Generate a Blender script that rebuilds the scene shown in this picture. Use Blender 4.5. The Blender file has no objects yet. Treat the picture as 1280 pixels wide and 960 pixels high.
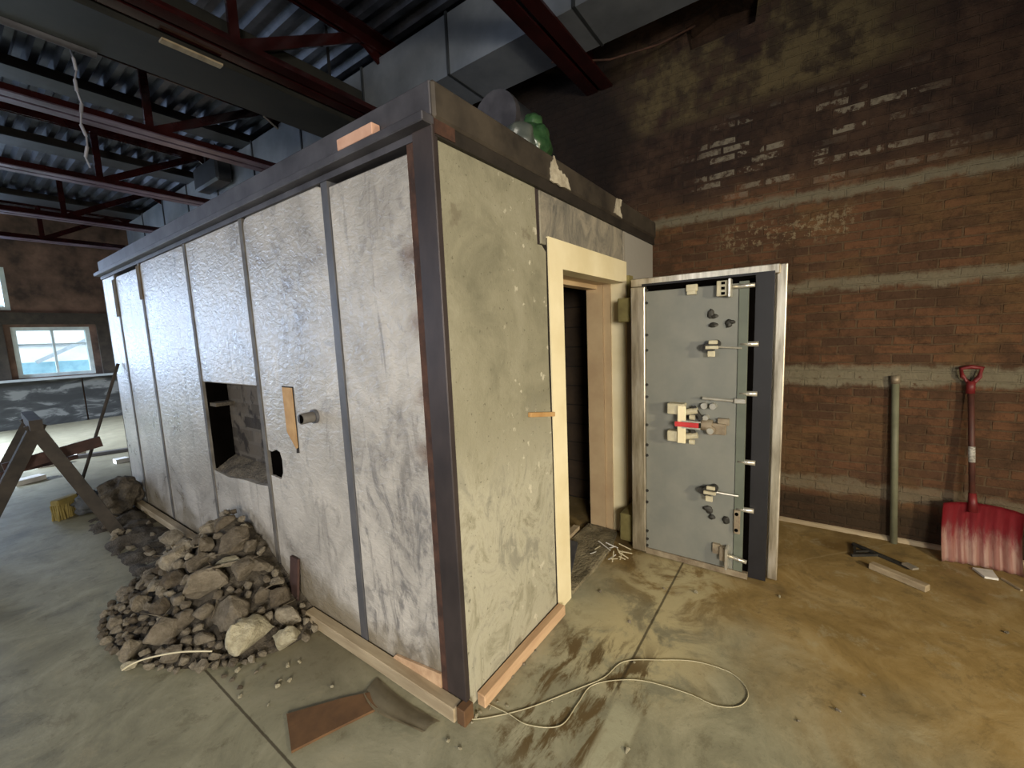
import bpy, bmesh, math, random
from mathutils import Vector, Matrix, noise, Euler
random.seed(7)
scene = bpy.context.scene
col = scene.collection
PI = math.pi

# ------------------------------------------------------------------ materials
def lin(c):
    return tuple(((v/255)/12.92 if v/255 <= .04045 else ((v/255+.055)/1.055)**2.4) for v in c) + (1,)

class NT:
    def __init__(s, name):
        s.m = bpy.data.materials.new(name); s.m.use_nodes = True
        s.t = s.m.node_tree; s.b = s.t.nodes['Principled BSDF']; s.out = s.t.nodes['Material Output']
    def n(s, typ, **kw):
        nd = s.t.nodes.new(typ)
        for k, v in kw.items(): setattr(nd, k, v)
        return nd
    def l(s, a, b): s.t.links.new(a, b)
    def pos(s): return s.n('ShaderNodeNewGeometry').outputs['Position']
    def objc(s): return s.n('ShaderNodeTexCoord').outputs['Object']
    def mapping(s, v, scale=(1, 1, 1), rot=(0, 0, 0), loc=(0, 0, 0)):
        m = s.n('ShaderNodeMapping'); m.inputs['Scale'].default_value = scale
        m.inputs['Rotation'].default_value = rot; m.inputs['Location'].default_value = loc
        s.l(v, m.inputs['Vector']); return m.outputs['Vector']
    def noise(s, v, scale=5, detail=6, rough=.6, dist=0):
        t = s.n('ShaderNodeTexNoise'); t.inputs['Scale'].default_value = scale
        t.inputs['Detail'].default_value = detail; t.inputs['Roughness'].default_value = rough
        t.inputs['Distortion'].default_value = dist
        s.l(v, t.inputs['Vector']); return t.outputs['Fac']
    def ramp(s, f, stops):
        r = s.n('ShaderNodeValToRGB'); e = r.color_ramp.elements
        while len(e) < len(stops): e.new(.5)
        for el, (p, c) in zip(e, stops):
            el.position = p; el.color = c if len(c) == 4 else lin(c)
        s.l(f, r.inputs['Fac']); return r.outputs['Color']
    def val(s, x): return x
    def math(s, op, a, b=None, c=None, clamp=False):
        m = s.n('ShaderNodeMath', operation=op); m.use_clamp = clamp
        for i, x in enumerate((a, b, c)):
            if x is None: continue
            if isinstance(x, (int, float)): m.inputs[i].default_value = x
            else: s.l(x, m.inputs[i])
        return m.outputs[0]
    def step(s, f, a, b):        # smoothstep from a to b (a may exceed b: inverted)
        m = s.n('ShaderNodeMapRange', interpolation_type='SMOOTHSTEP')
        lo, hi, o0, o1 = (a, b, 0, 1) if a < b else (b, a, 1, 0)
        for i, x in zip(('From Min', 'From Max', 'To Min', 'To Max'), (lo, hi, o0, o1)): m.inputs[i].default_value = x
        s.l(f, m.inputs['Value']); return m.outputs[0]
    def band(s, f, a, b, e):     # 1 inside a..b with soft edge e
        return s.math('MULTIPLY', s.step(f, a-e, a+e), s.step(f, b+e, b-e))
    def mix(s, f, a, b, mode='MIX'):
        m = s.n('ShaderNodeMix', data_type='RGBA', blend_type=mode)
        if isinstance(f, (int, float)): m.inputs[0].default_value = f
        else: s.l(f, m.inputs[0])
        for i, x in ((6, a), (7, b)):
            if isinstance(x, tuple): m.inputs[i].default_value = x if len(x) == 4 else lin(x)
            else: s.l(x, m.inputs[i])
        return m.outputs[2]
    def xyz(s, v):
        x = s.n('ShaderNodeSeparateXYZ'); s.l(v, x.inputs[0]); return x.outputs
    def bump(s, h, strength=.3, dist=.01, prev=None):
        b = s.n('ShaderNodeBump'); b.inputs['Strength'].default_value = strength; b.inputs['Distance'].default_value = dist
        s.l(h, b.inputs['Height'])
        if prev is not None: s.l(prev, b.inputs['Normal'])
        return b.outputs['Normal']
    def fin(s, color=None, rough=None, metal=None, normal=None, spec=None):
        i = s.b.inputs
        for key, x in (('Base Color', color), ('Roughness', rough), ('Metallic', metal), ('Normal', normal), ('Specular IOR Level', spec)):
            if x is None: continue
            if isinstance(x, (int, float)): i[key].default_value = x
            elif isinstance(x, tuple): i[key].default_value = x if len(x) == 4 else lin(x)
            else: s.l(x, i[key])
        return s.m

def simple(name, c1, c2=None, scale=8, rough=.7, metal=0, bump=.15, bdist=.004, obj=False, spec=None, p0=.35, p1=.65, stretch=(1, 1, 1)):
    t = NT(name); v = t.objc() if obj else t.pos()
    v = t.mapping(v, stretch)
    f = t.noise(v, scale)
    c = t.ramp(f, [(p0, c1), (p1, c2 or c1)])
    nb = t.bump(t.noise(v, scale*5, 4), bump, bdist) if bump else None
    return t.fin(c, rough, metal, nb, spec)

MAT = {}
# painted concrete of the long side
t = NT('painted_concrete'); p = t.pos()
big = t.noise(p, 2.2, 8, .65, .6); fine = t.noise(p, 26, 6, .7)
streak = t.noise(t.mapping(p, (1, 7, .9)), 1.6, 7, .7, .8)
c = t.ramp(big, [(.28, (122, 118, 114)), (.42, (160, 155, 148)), (.60, (186, 180, 171))])
c = t.mix(t.math('MULTIPLY', t.step(streak, .55, .70), .7), c, (112, 108, 104))
c = t.mix(t.math('MULTIPLY', t.step(t.noise(p, 4.5, 8, .7, 1.0), .54, .66), .5), c, (120, 116, 112))
X, Y, Z = t.xyz(p)
zz = t.math('ADD', Z, t.math('MULTIPLY', t.math('SUBTRACT', big, .5), .9))
yy = t.math('ADD', Y, t.math('MULTIPLY', t.math('SUBTRACT', big, .5), .25))
# grey scoured zone low on the first panel, brown damp foot, rust bleeding beside the corner angle
scour = t.math('MULTIPLY', t.math('MULTIPLY', t.step(zz, 1.6, .7), t.step(yy, .78, .6)), .8)
c = t.mix(t.math('MULTIPLY', scour, t.step(t.noise(t.mapping(p, (1, 1.6, .8), (.5, 0, 0)), 5, 8, .72, 1.2), .47, .62)), c, (104, 102, 102))
damp = t.math('MULTIPLY', t.step(zz, .34, .05), .75)
c = t.mix(damp, c, (116, 104, 80))
pits = t.step(t.noise(p, 55, 3, .6), .66, .72)
c = t.mix(t.math('MULTIPLY', pits, .45), c, (90, 84, 78))
rz = None
for zc in (1.93, 1.66, 1.37, 1.12):
    q = t.band(t.math('ADD', Z, t.math('MULTIPLY', t.math('SUBTRACT', fine, .5), .05)), zc-.035, zc+.035, .05)
    rz = q if rz is None else t.math('MAXIMUM', rz, q)
rust = t.math('MULTIPLY', t.step(yy, .24, .11), rz)
c = t.mix(t.math('MULTIPLY', rust, .8), c, (86, 54, 30))
rip = t.noise(t.mapping(p, (1, 2.4, 5), (.35, 0, 0)), 7, 4, .6, .8)
nb = t.bump(rip, .5, .012); nb = t.bump(fine, .4, .006, nb)
MAT['panel'] = t.fin(c, t.math('ADD', .16, t.math('MULTIPLY', big, .3)), 0, nb, .6)
# bare concrete of the short side
t = NT('bare_concrete'); p = t.pos(); X, Y, Z = t.xyz(p)
big = t.noise(p, 2.6, 8, .65, .5); fine = t.noise(p, 34, 6, .7)
c = t.ramp(big, [(.32, (114, 111, 93)), (.5, (136, 132, 112)), (.68, (149, 145, 126))])
zz = t.math('ADD', Z, t.math('MULTIPLY', t.math('SUBTRACT', big, .5), .8))
sm = t.noise(t.mapping(p, (2.2, 1, 1.4), (0, -.4, 0)), 2.6, 9, .72, 1.0)
low = t.step(zz, 1.25, .85)
c = t.mix(t.math('MULTIPLY', low, t.step(sm, .34, .5)), c, (166, 162, 143))
c = t.mix(t.math('MULTIPLY', low, t.math('MULTIPLY', t.step(sm, .48, .64), .75)), c, (122, 120, 108))
chip = t.math('MULTIPLY', t.step(t.noise(p, 15, 4, .55), .62, .65), t.math('MULTIPLY', t.step(X, .25, .55), t.step(big, .38, .5)))
c = t.mix(t.math('MULTIPLY', chip, .7), c, (196, 190, 170))
c = t.mix(t.math('MULTIPLY', t.math('MAXIMUM', t.step(t.noise(p, 48, 3, .6), .64, .69), t.step(t.noise(p, 26, 3, .6), .69, .72)), .6), c, (78, 74, 60))
over = t.math('MULTIPLY', t.step(X, .70, .76), t.step(Z, 2.02, 2.1))
c = t.mix(over, c, t.ramp(sm, [(.35, (96, 94, 88)), (.6, (150, 142, 126))]))
over2 = t.step(X, 1.9, 1.95)
c = t.mix(over2, c, (150, 146, 138))
spot = t.math('MULTIPLY', t.step(t.noise(p, 4.2, 5, .6), .64, .70), .55)
c = t.mix(spot, c, (104, 96, 80))
nb = t.bump(fine, .5, .008)
MAT['bare'] = t.fin(c, .75, 0, nb, .3)

MAT['core'] = simple('rough_masonry', (62, 56, 48), (112, 102, 86), 9, .9, 0, .7, .03)
# block-work seen inside the broken opening
t = NT('broken_blockwork'); p = t.pos(); X, Y, Z = t.xyz(p)
cv = t.n('ShaderNodeCombineXYZ'); t.l(Y, cv.inputs[0]); t.l(Z, cv.inputs[1])
br = t.n('ShaderNodeTexBrick'); t.l(cv.outputs[0], br.inputs['Vector'])
br.inputs['Color1'].default_value = lin((92, 84, 74)); br.inputs['Color2'].default_value = lin((44, 38, 32)); br.inputs['Mortar'].default_value = lin((84, 78, 70))
br.inputs['Scale'].default_value = 1; br.inputs['Brick Width'].default_value = .26; br.inputs['Row Height'].default_value = .10; br.inputs['Mortar Size'].default_value = .012
nf = t.noise(p, 7, 6); c = t.mix(t.step(nf, .5, .62), br.outputs['Color'], (34, 28, 24))
MAT['block'] = t.fin(c, .9, 0, t.bump(nf, .6, .03))
MAT['sill'] = simple('chipped_sill', (92, 84, 64), (142, 132, 106), 9, .9, 0, .7, .02)
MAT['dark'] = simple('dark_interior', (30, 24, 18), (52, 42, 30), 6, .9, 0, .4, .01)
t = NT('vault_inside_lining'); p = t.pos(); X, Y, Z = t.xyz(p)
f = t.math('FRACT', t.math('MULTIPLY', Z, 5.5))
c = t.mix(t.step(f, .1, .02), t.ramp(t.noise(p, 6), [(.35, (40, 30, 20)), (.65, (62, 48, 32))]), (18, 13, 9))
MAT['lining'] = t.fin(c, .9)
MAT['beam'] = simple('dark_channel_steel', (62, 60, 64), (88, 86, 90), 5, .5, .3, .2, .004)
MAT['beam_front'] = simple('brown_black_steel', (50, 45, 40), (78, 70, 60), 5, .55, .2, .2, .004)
MAT['beam_shade'] = simple('shade_black_steel', (36, 32, 28), (52, 46, 40), 6, .6, .2, .2, .004)  # darker copy of the front steel, with shade put into the colour
MAT['angle'] = simple('corner_angle_steel', (46, 40, 40), (66, 57, 55), 6, .5, .2, .2, .003, stretch=(1, 1, .4))
MAT['rust'] = simple('rust', (46, 28, 20), (78, 50, 36), 14, .85, 0, .4, .004)
MAT['strip'] = simple('grey_steel_strip', (74, 75, 80), (98, 97, 99), 6, .5, .2, .2, .003, stretch=(1, 1, .5))
MAT['strip_old'] = simple('stained_strip', (74, 70, 66), (104, 100, 94), 7, .7, 0, .2, .003)
MAT['casing'] = simple('cream_enamel', (222, 208, 168), (236, 224, 188), 3, .45, 0, .05, .002)
MAT['jamb'] = simple('tan_enamel', (176, 150, 116), (196, 172, 134), 3, .5, 0, .05, .002)
MAT['olive'] = simple('olive_iron', (104, 94, 54), (128, 118, 72), 9, .6, 0, .1, .003)
MAT['plaster'] = simple('splashed_plaster', (150, 140, 122), (186, 178, 158), 18, .9, 0, .4, .01)
# brick wall
t = NT('old_brick'); p = t.pos(); X, Y, Z = t.xyz(p)
nl = t.noise(p, 1.1, 7, .6); nm = t.noise(p, 4.5, 8, .7); nf = t.noise(p, 24, 5, .7)
cv = t.n('ShaderNodeCombineXYZ'); t.l(Y, cv.inputs[0]); t.l(Z, cv.inputs[1])
dn = t.n('ShaderNodeTexNoise'); dn.inputs['Scale'].default_value = 7; t.l(p, dn.inputs['Vector'])
dv = t.n('ShaderNodeVectorMath', operation='MULTIPLY_ADD'); t.l(dn.outputs['Color'], dv.inputs[0]); dv.inputs[1].default_value = (.018, .018, .018); t.l(cv.outputs[0], dv.inputs[2])
br = t.n('ShaderNodeTexBrick'); t.l(dv.outputs[0], br.inputs['Vector'])
br.inputs['Color1'].default_value = lin((104, 72, 50)); br.inputs['Color2'].default_value = lin((72, 53, 40)); br.inputs['Mortar'].default_value = lin((90, 72, 54))
br.inputs['Scale'].default_value = 1; br.inputs['Brick Width'].default_value = .2; br.inputs['Row Height'].default_value = .062; br.inputs['Mortar Size'].default_value = .007; br.inputs['Mortar Smooth'].default_value = .4
c = t.mix(t.math('MULTIPLY', t.step(nm, .46, .62), .8), br.outputs['Color'], (70, 52, 38))
c = t.mix(t.math('MULTIPLY', t.step(nl, .5, .6), .5), c, (104, 80, 52))
c = t.mix(t.math('MULTIPLY', t.step(nf, .52, .66), .45), c, (58, 42, 30))
c = t.mix(t.math('MULTIPLY', t.step(t.noise(t.mapping(p, (1, 1.5, 6)), 3, 7, .7), .5, .64), .55), c, (66, 48, 34))
zw = t.math('ADD', Z, t.math('MULTIPLY', t.math('SUBTRACT', nm, .5), .16))
# soot on the upper courses, deepened to paint in the lamp's falloff
soot = t.step(t.math('ADD', Z, t.math('MULTIPLY', t.math('SUBTRACT', nl, .5), .9)), 2.55, 2.8)
soot_dim_c = t.mix(t.step(nm, .42, .62), (38, 29, 26), (66, 50, 40))
c = t.mix(t.math('MULTIPLY', soot, .88), c, soot_dim_c)
# bricks with flaked white paint
br2 = t.n('ShaderNodeTexBrick'); t.l(dv.outputs[0], br2.inputs['Vector'])
br2.inputs['Color1'].default_value = (1, 1, 1, 1); br2.inputs['Color2'].default_value = (0, 0, 0, 1); br2.inputs['Mortar'].default_value = (0, 0, 0, 1)
br2.inputs['Scale'].default_value = 1; br2.inputs['Brick Width'].default_value = .2; br2.inputs['Row Height'].default_value = .062; br2.inputs['Mortar Size'].default_value = .01; br2.inputs['Bias'].default_value = .2
yc = t.math('ADD', Y, t.math('MULTIPLY', t.math('SUBTRACT', nl, .5), 1.2))
patch = t.math('MULTIPLY', t.band(zw, 2.62, 3.18, .1), t.band(yc, -1.75, -.35, .2))
fl = t.math('MULTIPLY', t.math('MULTIPLY', patch, t.step(br2.outputs['Color'], .25, .5)), t.step(t.noise(p, 6, 6, .7), .46, .52))
c = t.mix(t.math('MULTIPLY', fl, t.math('MULTIPLY', t.step(nf, .3, .6), .85)), c, (124, 116, 100))
patch2 = t.math('MULTIPLY', t.band(zw, 2.2, 2.4, .06), t.band(yc, -1.4, -.6, .2))
c = t.mix(t.math('MULTIPLY', t.math('MULTIPLY', patch2, t.step(nf, .52, .6)), .7), c, (138, 124, 98))
# plaster remains high up
pl = t.math('MULTIPLY', t.step(zw, 3.22, 3.36), t.math('MULTIPLY', t.step(nl, .42, .5), t.band(yc, -1.5, .3, .3)))
c = t.mix(pl, c, t.mix(t.step(nm, .4, .6), (88, 76, 52), (52, 42, 32)))
void_shade = t.math('MULTIPLY', t.step(yc, .12, .5), t.step(zw, 2.45, 2.7))  # dark space above the vault painted onto the brick as shade
c = t.mix(t.math('MULTIPLY', void_shade, .85), c, (28, 22, 19))
# four pale mortar bands
for z0, z1, s in ((2.475, 2.55, .9), (1.82, 1.905, .85), (1.135, 1.27, .95), (.30, .41, .6)):
    bd = t.band(t.math('ADD', zw, t.math('MULTIPLY', t.math('SUBTRACT', nf, .5), .05)), z0, z1, .022)
    c = t.mix(t.math('MULTIPLY', t.math('MULTIPLY', bd, s), t.step(nf, .28, .42)), c, t.mix(nm, (90, 84, 68), (132, 124, 104)))
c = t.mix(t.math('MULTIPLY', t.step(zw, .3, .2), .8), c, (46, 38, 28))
h = t.math('ADD', t.math('MULTIPLY', br.outputs['Fac'], -.6), nf)
nb = t.bump(h, .8, .016); nb = t.bump(t.noise(p, 11, 6, .7), .5, .03, nb)
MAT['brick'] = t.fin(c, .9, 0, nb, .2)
# floor
t = NT('stained_concrete_floor'); p = t.pos(); X, Y, Z = t.xyz(p)
nl = t.noise(p, .9, 8, .62, .4); nm = t.noise(p, 3.2, 9, .68, .6); nf = t.noise(p, 30, 5, .7)
grey = t.ramp(nm, [(.32, (116, 113, 94)), (.5, (142, 139, 116)), (.66, (160, 156, 133))])
och = t.ramp(nm, [(.3, (118, 98, 58)), (.5, (144, 121, 76)), (.68, (164, 144, 102))])
side = t.math('SUBTRACT', t.math('MULTIPLY', X, 1.2), t.math('MULTIPLY', Y, .5))
side = t.math('ADD', side, t.math('MULTIPLY', t.math('SUBTRACT', nl, .5), 2.4))
c = t.mix(t.step(side, 1.1, 2.1), grey, och)
wet = t.math('MULTIPLY', t.math('MULTIPLY', t.step(nl, .53, .66), t.step(side, 1.0, 2.0)), .7)
c = t.mix(wet, c, (92, 70, 36))
blot = t.noise(p, 5.5, 9, .75, .3)
c = t.mix(t.math('MULTIPLY', t.step(blot, .54, .66), .45), c, (164, 156, 128))
c = t.mix(t.math('MULTIPLY', t.step(blot, .46, .36), .35), c, (84, 74, 52))
# pale bare patch outside the doorway and a damp brown one before it
pa = t.math('MULTIPLY', t.band(Y, -.75, -.2, .2), t.band(X, .55, 1.8, .25))
c = t.mix(t.math('MULTIPLY', pa, t.step(nm, .43, .56)), c, (182, 170, 132))
st = t.math('MULTIPLY', t.band(t.math('ADD', Y, t.math('MULTIPLY', t.math('SUBTRACT', nm, .5), .5)), -.62, -.12, .06), t.band(X, -.1, .75, .15))
c = t.mix(t.math('MULTIPLY', st, t.step(t.noise(t.mapping(p, (1, 3, 1)), 4, 8, .7, .5), .46, .58)), c, (92, 76, 48))
pale = t.math('MULTIPLY', t.band(Y, -.62, -.50, .01), t.step(X, .45, .35))
c = t.mix(t.math('MULTIPLY', pale, .6), c, (176, 174, 148))
# dirt along the long side
dirt = t.math('MULTIPLY', t.step(t.math('ADD', X, t.math('MULTIPLY', nm, .5)), -.35, .1), t.step(Y, .1, .9))
c = t.mix(t.math('MULTIPLY', dirt, .6), c, (88, 78, 58))
# joints
j1 = t.math('MULTIPLY', t.band(t.math('ADD', Y, t.math('MULTIPLY', nf, .006)), -.4855, -.4735, .003), t.step(X, .3, .6))
j2 = t.math('MULTIPLY', t.band(t.math('ADD', X, t.math('MULTIPLY', nf, .006)), -.53, -.520, .002), t.step(Y, 1.35, 1.25))
c = t.mix(t.math('MULTIPLY', t.math('MAXIMUM', j1, j2), .8), c, (52, 42, 26))
cr = t.band(t.math('ADD', t.math('ADD', Y, t.math('MULTIPLY', t.math('SUBTRACT', X, 1.45), .9)), t.math('MULTIPLY', nm, .12)), -.50, -.485, .008)
c = t.mix(t.math('MULTIPLY', t.math('MULTIPLY', cr, t.step(Y, -.45, -.6)), .5), c, (158, 140, 104))
c = t.mix(t.math('MULTIPLY', t.step(nf, .60, .68), .25), c, (70, 64, 50))
nb = t.bump(t.math('ADD', nm, t.math('MULTIPLY', nf, .4)), .3, .012)
MAT['floor'] = t.fin(c, t.math('SUBTRACT', .62, t.math('MULTIPLY', wet, .2)), 0, nb, .4)
MAT['deck'] = simple('galvanised_deck', (50, 53, 60), (84, 88, 98), 4, .38, .5, .1, .003)
MAT['joist'] = simple('red_oxide_steel', (38, 15, 15), (58, 23, 22), 4, .14, .25, .03, .001)
MAT['joist_glint'] = simple('glint_flange_face', (84, 70, 82), (128, 116, 134), 3, .28, .4, .03, .001)  # window glints under the far joists painted in as a pale tone
MAT['duct'] = simple('galvanised_duct', (104, 110, 118), (130, 136, 144), 2, .5, .25, .08, .003)
MAT['duct_seam'] = simple('duct_seam', (50, 54, 58), (66, 70, 74), 5, .5, .3, 0)
MAT['dark_duct'] = simple('dark_olive_sheet', (30, 31, 28), (44, 43, 38), 3, .6, .1, .1, .003)
MAT['grey_pipe'] = simple('grey_pipe', (134, 134, 142), (160, 160, 168), 5, .45, .2, .05)
MAT['black'] = simple('black_fixture', (26, 27, 30), (40, 42, 46), 9, .5, 0, .1)
# vault door
MAT['door_grey'] = simple('grey_enamel', (112, 114, 108), (124, 124, 116), 5, .5, 0, .05, .001)
MAT['door_edge'] = simple('grey_green_enamel', (88, 94, 84), (100, 106, 94), 5, .5, 0, .05, .001)
MAT['navy'] = simple('blue_black_enamel', (24, 23, 26), (32, 31, 34), 5, .5, .1, .05, .001)
MAT['gap'] = simple('recess_shade', (6, 5, 4), (10, 8, 7), 8, 1, 0, 0, spec=0)  # shade inside holes and recesses painted as flat black
t = NT('polished_edge'); p = t.pos()
ns = t.noise(t.mapping(p, (6, 6, .8)), 4, 6, .6)
c = t.ramp(ns, [(.3, (150, 138, 118)), (.55, (205, 196, 176)), (.7, (226, 220, 206))])
MAT['polish'] = t.fin(c, t.math('ADD', .22, t.math('MULTIPLY', ns, .3)), .85, t.bump(ns, .1, .004))
MAT['worn_edge'] = simple('worn_rusty_edge', (120, 104, 84), (168, 156, 134), 10, .5, .4, .2, .003)
MAT['steel'] = simple('bright_steel', (196, 192, 180), (220, 216, 204), 20, .3, .7, .05, .001)
MAT['putty'] = simple('putty_metal', (176, 168, 142), (200, 192, 164), 14, .5, .1, .1, .002)
MAT['red_tag'] = simple('red_paint', (178, 40, 44), (196, 56, 56), 10, .5, 0, 0)
MAT['grime'] = simple('black_grease', (34, 33, 30), (52, 50, 44), 20, .6, .1, .2, .003)
# rubble and scraps
t = NT('broken_concrete'); v = t.objc()
oi = t.n('ShaderNodeObjectInfo')
nb_ = t.noise(v, 2.4, 7, .7)
c = t.ramp(nb_, [(.3, (126, 120, 108)), (.5, (160, 153, 140)), (.7, (186, 180, 167))])
dk = t.mix(oi.outputs['Random'], (150, 140, 130), (255, 250, 240))
c = t.mix(1, c, dk, 'MULTIPLY')
MAT['rubble'] = t.fin(c, .95, 0, t.bump(t.noise(v, 9, 6, .7), .7, .05), .2)
MAT['rubble_pale'] = simple('pale_broken_concrete', (148, 140, 116), (182, 174, 148), 3, .95, 0, .6, .04, obj=True)
MAT['dirt'] = simple('grey_dirt', (58, 52, 44), (96, 88, 76), 16, 1, 0, .8, .02)
MAT['lumber'] = simple('pale_weathered_lumber', (140, 124, 98), (172, 156, 128), 6, .85, 0, .25, .003, stretch=(3, .4, 3))
MAT['lumber_x'] = simple('pinkish_lumber', (168, 134, 102), (196, 164, 130), 6, .85, 0, .25, .003, stretch=(.4, 3, 3))
MAT['pinkwood'] = simple('fresh_wood', (186, 142, 118), (206, 164, 140), 8, .8, 0, .1, .002)
MAT['brownwood'] = simple('orange_brown_board', (80, 56, 34), (108, 78, 48), 7, .8, 0, .2, .003)
MAT['rot'] = simple('old_brown_filler', (84, 70, 50), (108, 92, 68), 9, .9, 0, .2)
MAT['orangewood'] = simple('orange_wood', (166, 126, 76), (190, 152, 100), 9, .7, 0, .1)
MAT['darkwood'] = simple('dark_stained_timber', (42, 38, 34), (66, 59, 52), 7, .8, 0, .25, .004)
MAT['redwood'] = simple('dark_red_timber', (50, 34, 30), (74, 50, 44), 7, .8, 0, .25, .004)
MAT['flashing'] = simple('grey_brown_sheet', (124, 114, 92), (146, 136, 112), 7, .7, .0, .1, .003)
MAT['cable'] = simple('cream_cable', (158, 150, 122), (176, 168, 140), 9, .6, 0, 0)
MAT['twine'] = simple('pale_string', (190, 180, 150), (206, 198, 170), 9, .8, 0, 0)
t = NT('worn_red_plastic'); p = t.pos(); X, Y, Z = t.xyz(p)
nz = t.noise(t.mapping(p, (2, 9, 2)), 4, 6, .7)
w = t.step(t.math('ADD', Z, t.math('MULTIPLY', t.math('SUBTRACT', nz, .5), .35)), .26, .08)
c = t.mix(w, t.ramp(nz, [(.3, (128, 26, 36)), (.7, (160, 44, 54))]), t.mix(t.step(t.noise(t.mapping(p, (1, 22, 1)), 2.0, 3, .5), .42, .58), (186, 132, 120), (208, 172, 158)))
MAT['red_blade'] = t.fin(c, .5, 0, None, .4)
MAT['red'] = simple('red_plastic', (92, 22, 26), (118, 34, 36), 9, .5, 0, .05)
MAT['handle'] = simple('dark_red_brown_handle', (58, 32, 26), (84, 46, 36), 9, .6, 0, .05)
MAT['pipe'] = simple('grey_green_pipe', (102, 102, 80), (126, 126, 102), 5, .6, .1, .05)
MAT['white'] = simple('white_scrap', (196, 194, 188), (222, 220, 214), 7, .8, 0, .1)
MAT['label'] = simple('white_paper_label', (205, 200, 190), (120, 118, 112), 60, .7, 0, 0, stretch=(1, 1, 2.2))
MAT['yellow'] = simple('dull_yellow', (118, 104, 54), (146, 130, 74), 8, .8, 0, .2, obj=True)
MAT['bluegrey'] = simple('blue_grey_bag', (62, 64, 66), (92, 94, 94), 6, .8, 0, .2, obj=True)
MAT['green'] = simple('green_plastic', (24, 50, 28), (62, 96, 60), 9, .3, 0, 0, obj=True, spec=.6)
MAT['clear'] = simple('greyish_plastic', (64, 70, 66), (90, 94, 88), 9, .35, 0, 0, obj=True, spec=.6)
MAT['farwall'] = simple('sooty_far_wall', (58, 47, 42), (118, 94, 82), 2.2, .9, 0, .3, .02)
t = NT('peeling_grey_panels'); p = t.pos()
nz = t.noise(t.mapping(p, (.8, 1, 2.4), (0, .25, 0)), 2.4, 7, .6, .6)
c = t.ramp(nz, [(.40, (44, 46, 46)), (.52, (58, 60, 60)), (.6, (112, 114, 112))])
MAT['farpanel'] = t.fin(c, .8)
MAT['wframe'] = simple('white_window_frame', (176, 192, 196), (206, 218, 220), 5, .5, 0, .05)
MAT['siding'] = simple('pale_siding', (222, 222, 220), (238, 238, 236), 4, .8, 0, 0)
MAT['siding_blue'] = simple('blue_siding', (128, 168, 182), (150, 188, 200), 4, .8, 0, 0)
MAT['siding_grey'] = simple('grey_trim', (150, 158, 162), (168, 174, 178), 4, .8, 0, 0)
MAT['ground'] = simple('outside_ground', (120, 118, 112), (140, 138, 130), 4, .9, 0, 0)
MAT['plainwall'] = simple('dim_plaster_wall', (92, 84, 72), (118, 108, 92), 2, .9, 0, .2, .01)
t = NT('window_glass')
tr = t.n('ShaderNodeBsdfTransparent'); tr.inputs[0].default_value = (.92, .97, .98, 1)
gl = t.n('ShaderNodeBsdfGlossy'); gl.inputs['Roughness'].default_value = .05
mx = t.n('ShaderNodeMixShader'); mx.inputs[0].default_value = .07
t.l(tr.outputs[0], mx.inputs[1]); t.l(gl.outputs[0], mx.inputs[2]); t.l(mx.outputs[0], t.out.inputs['Surface'])
MAT['glass'] = t.m

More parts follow.
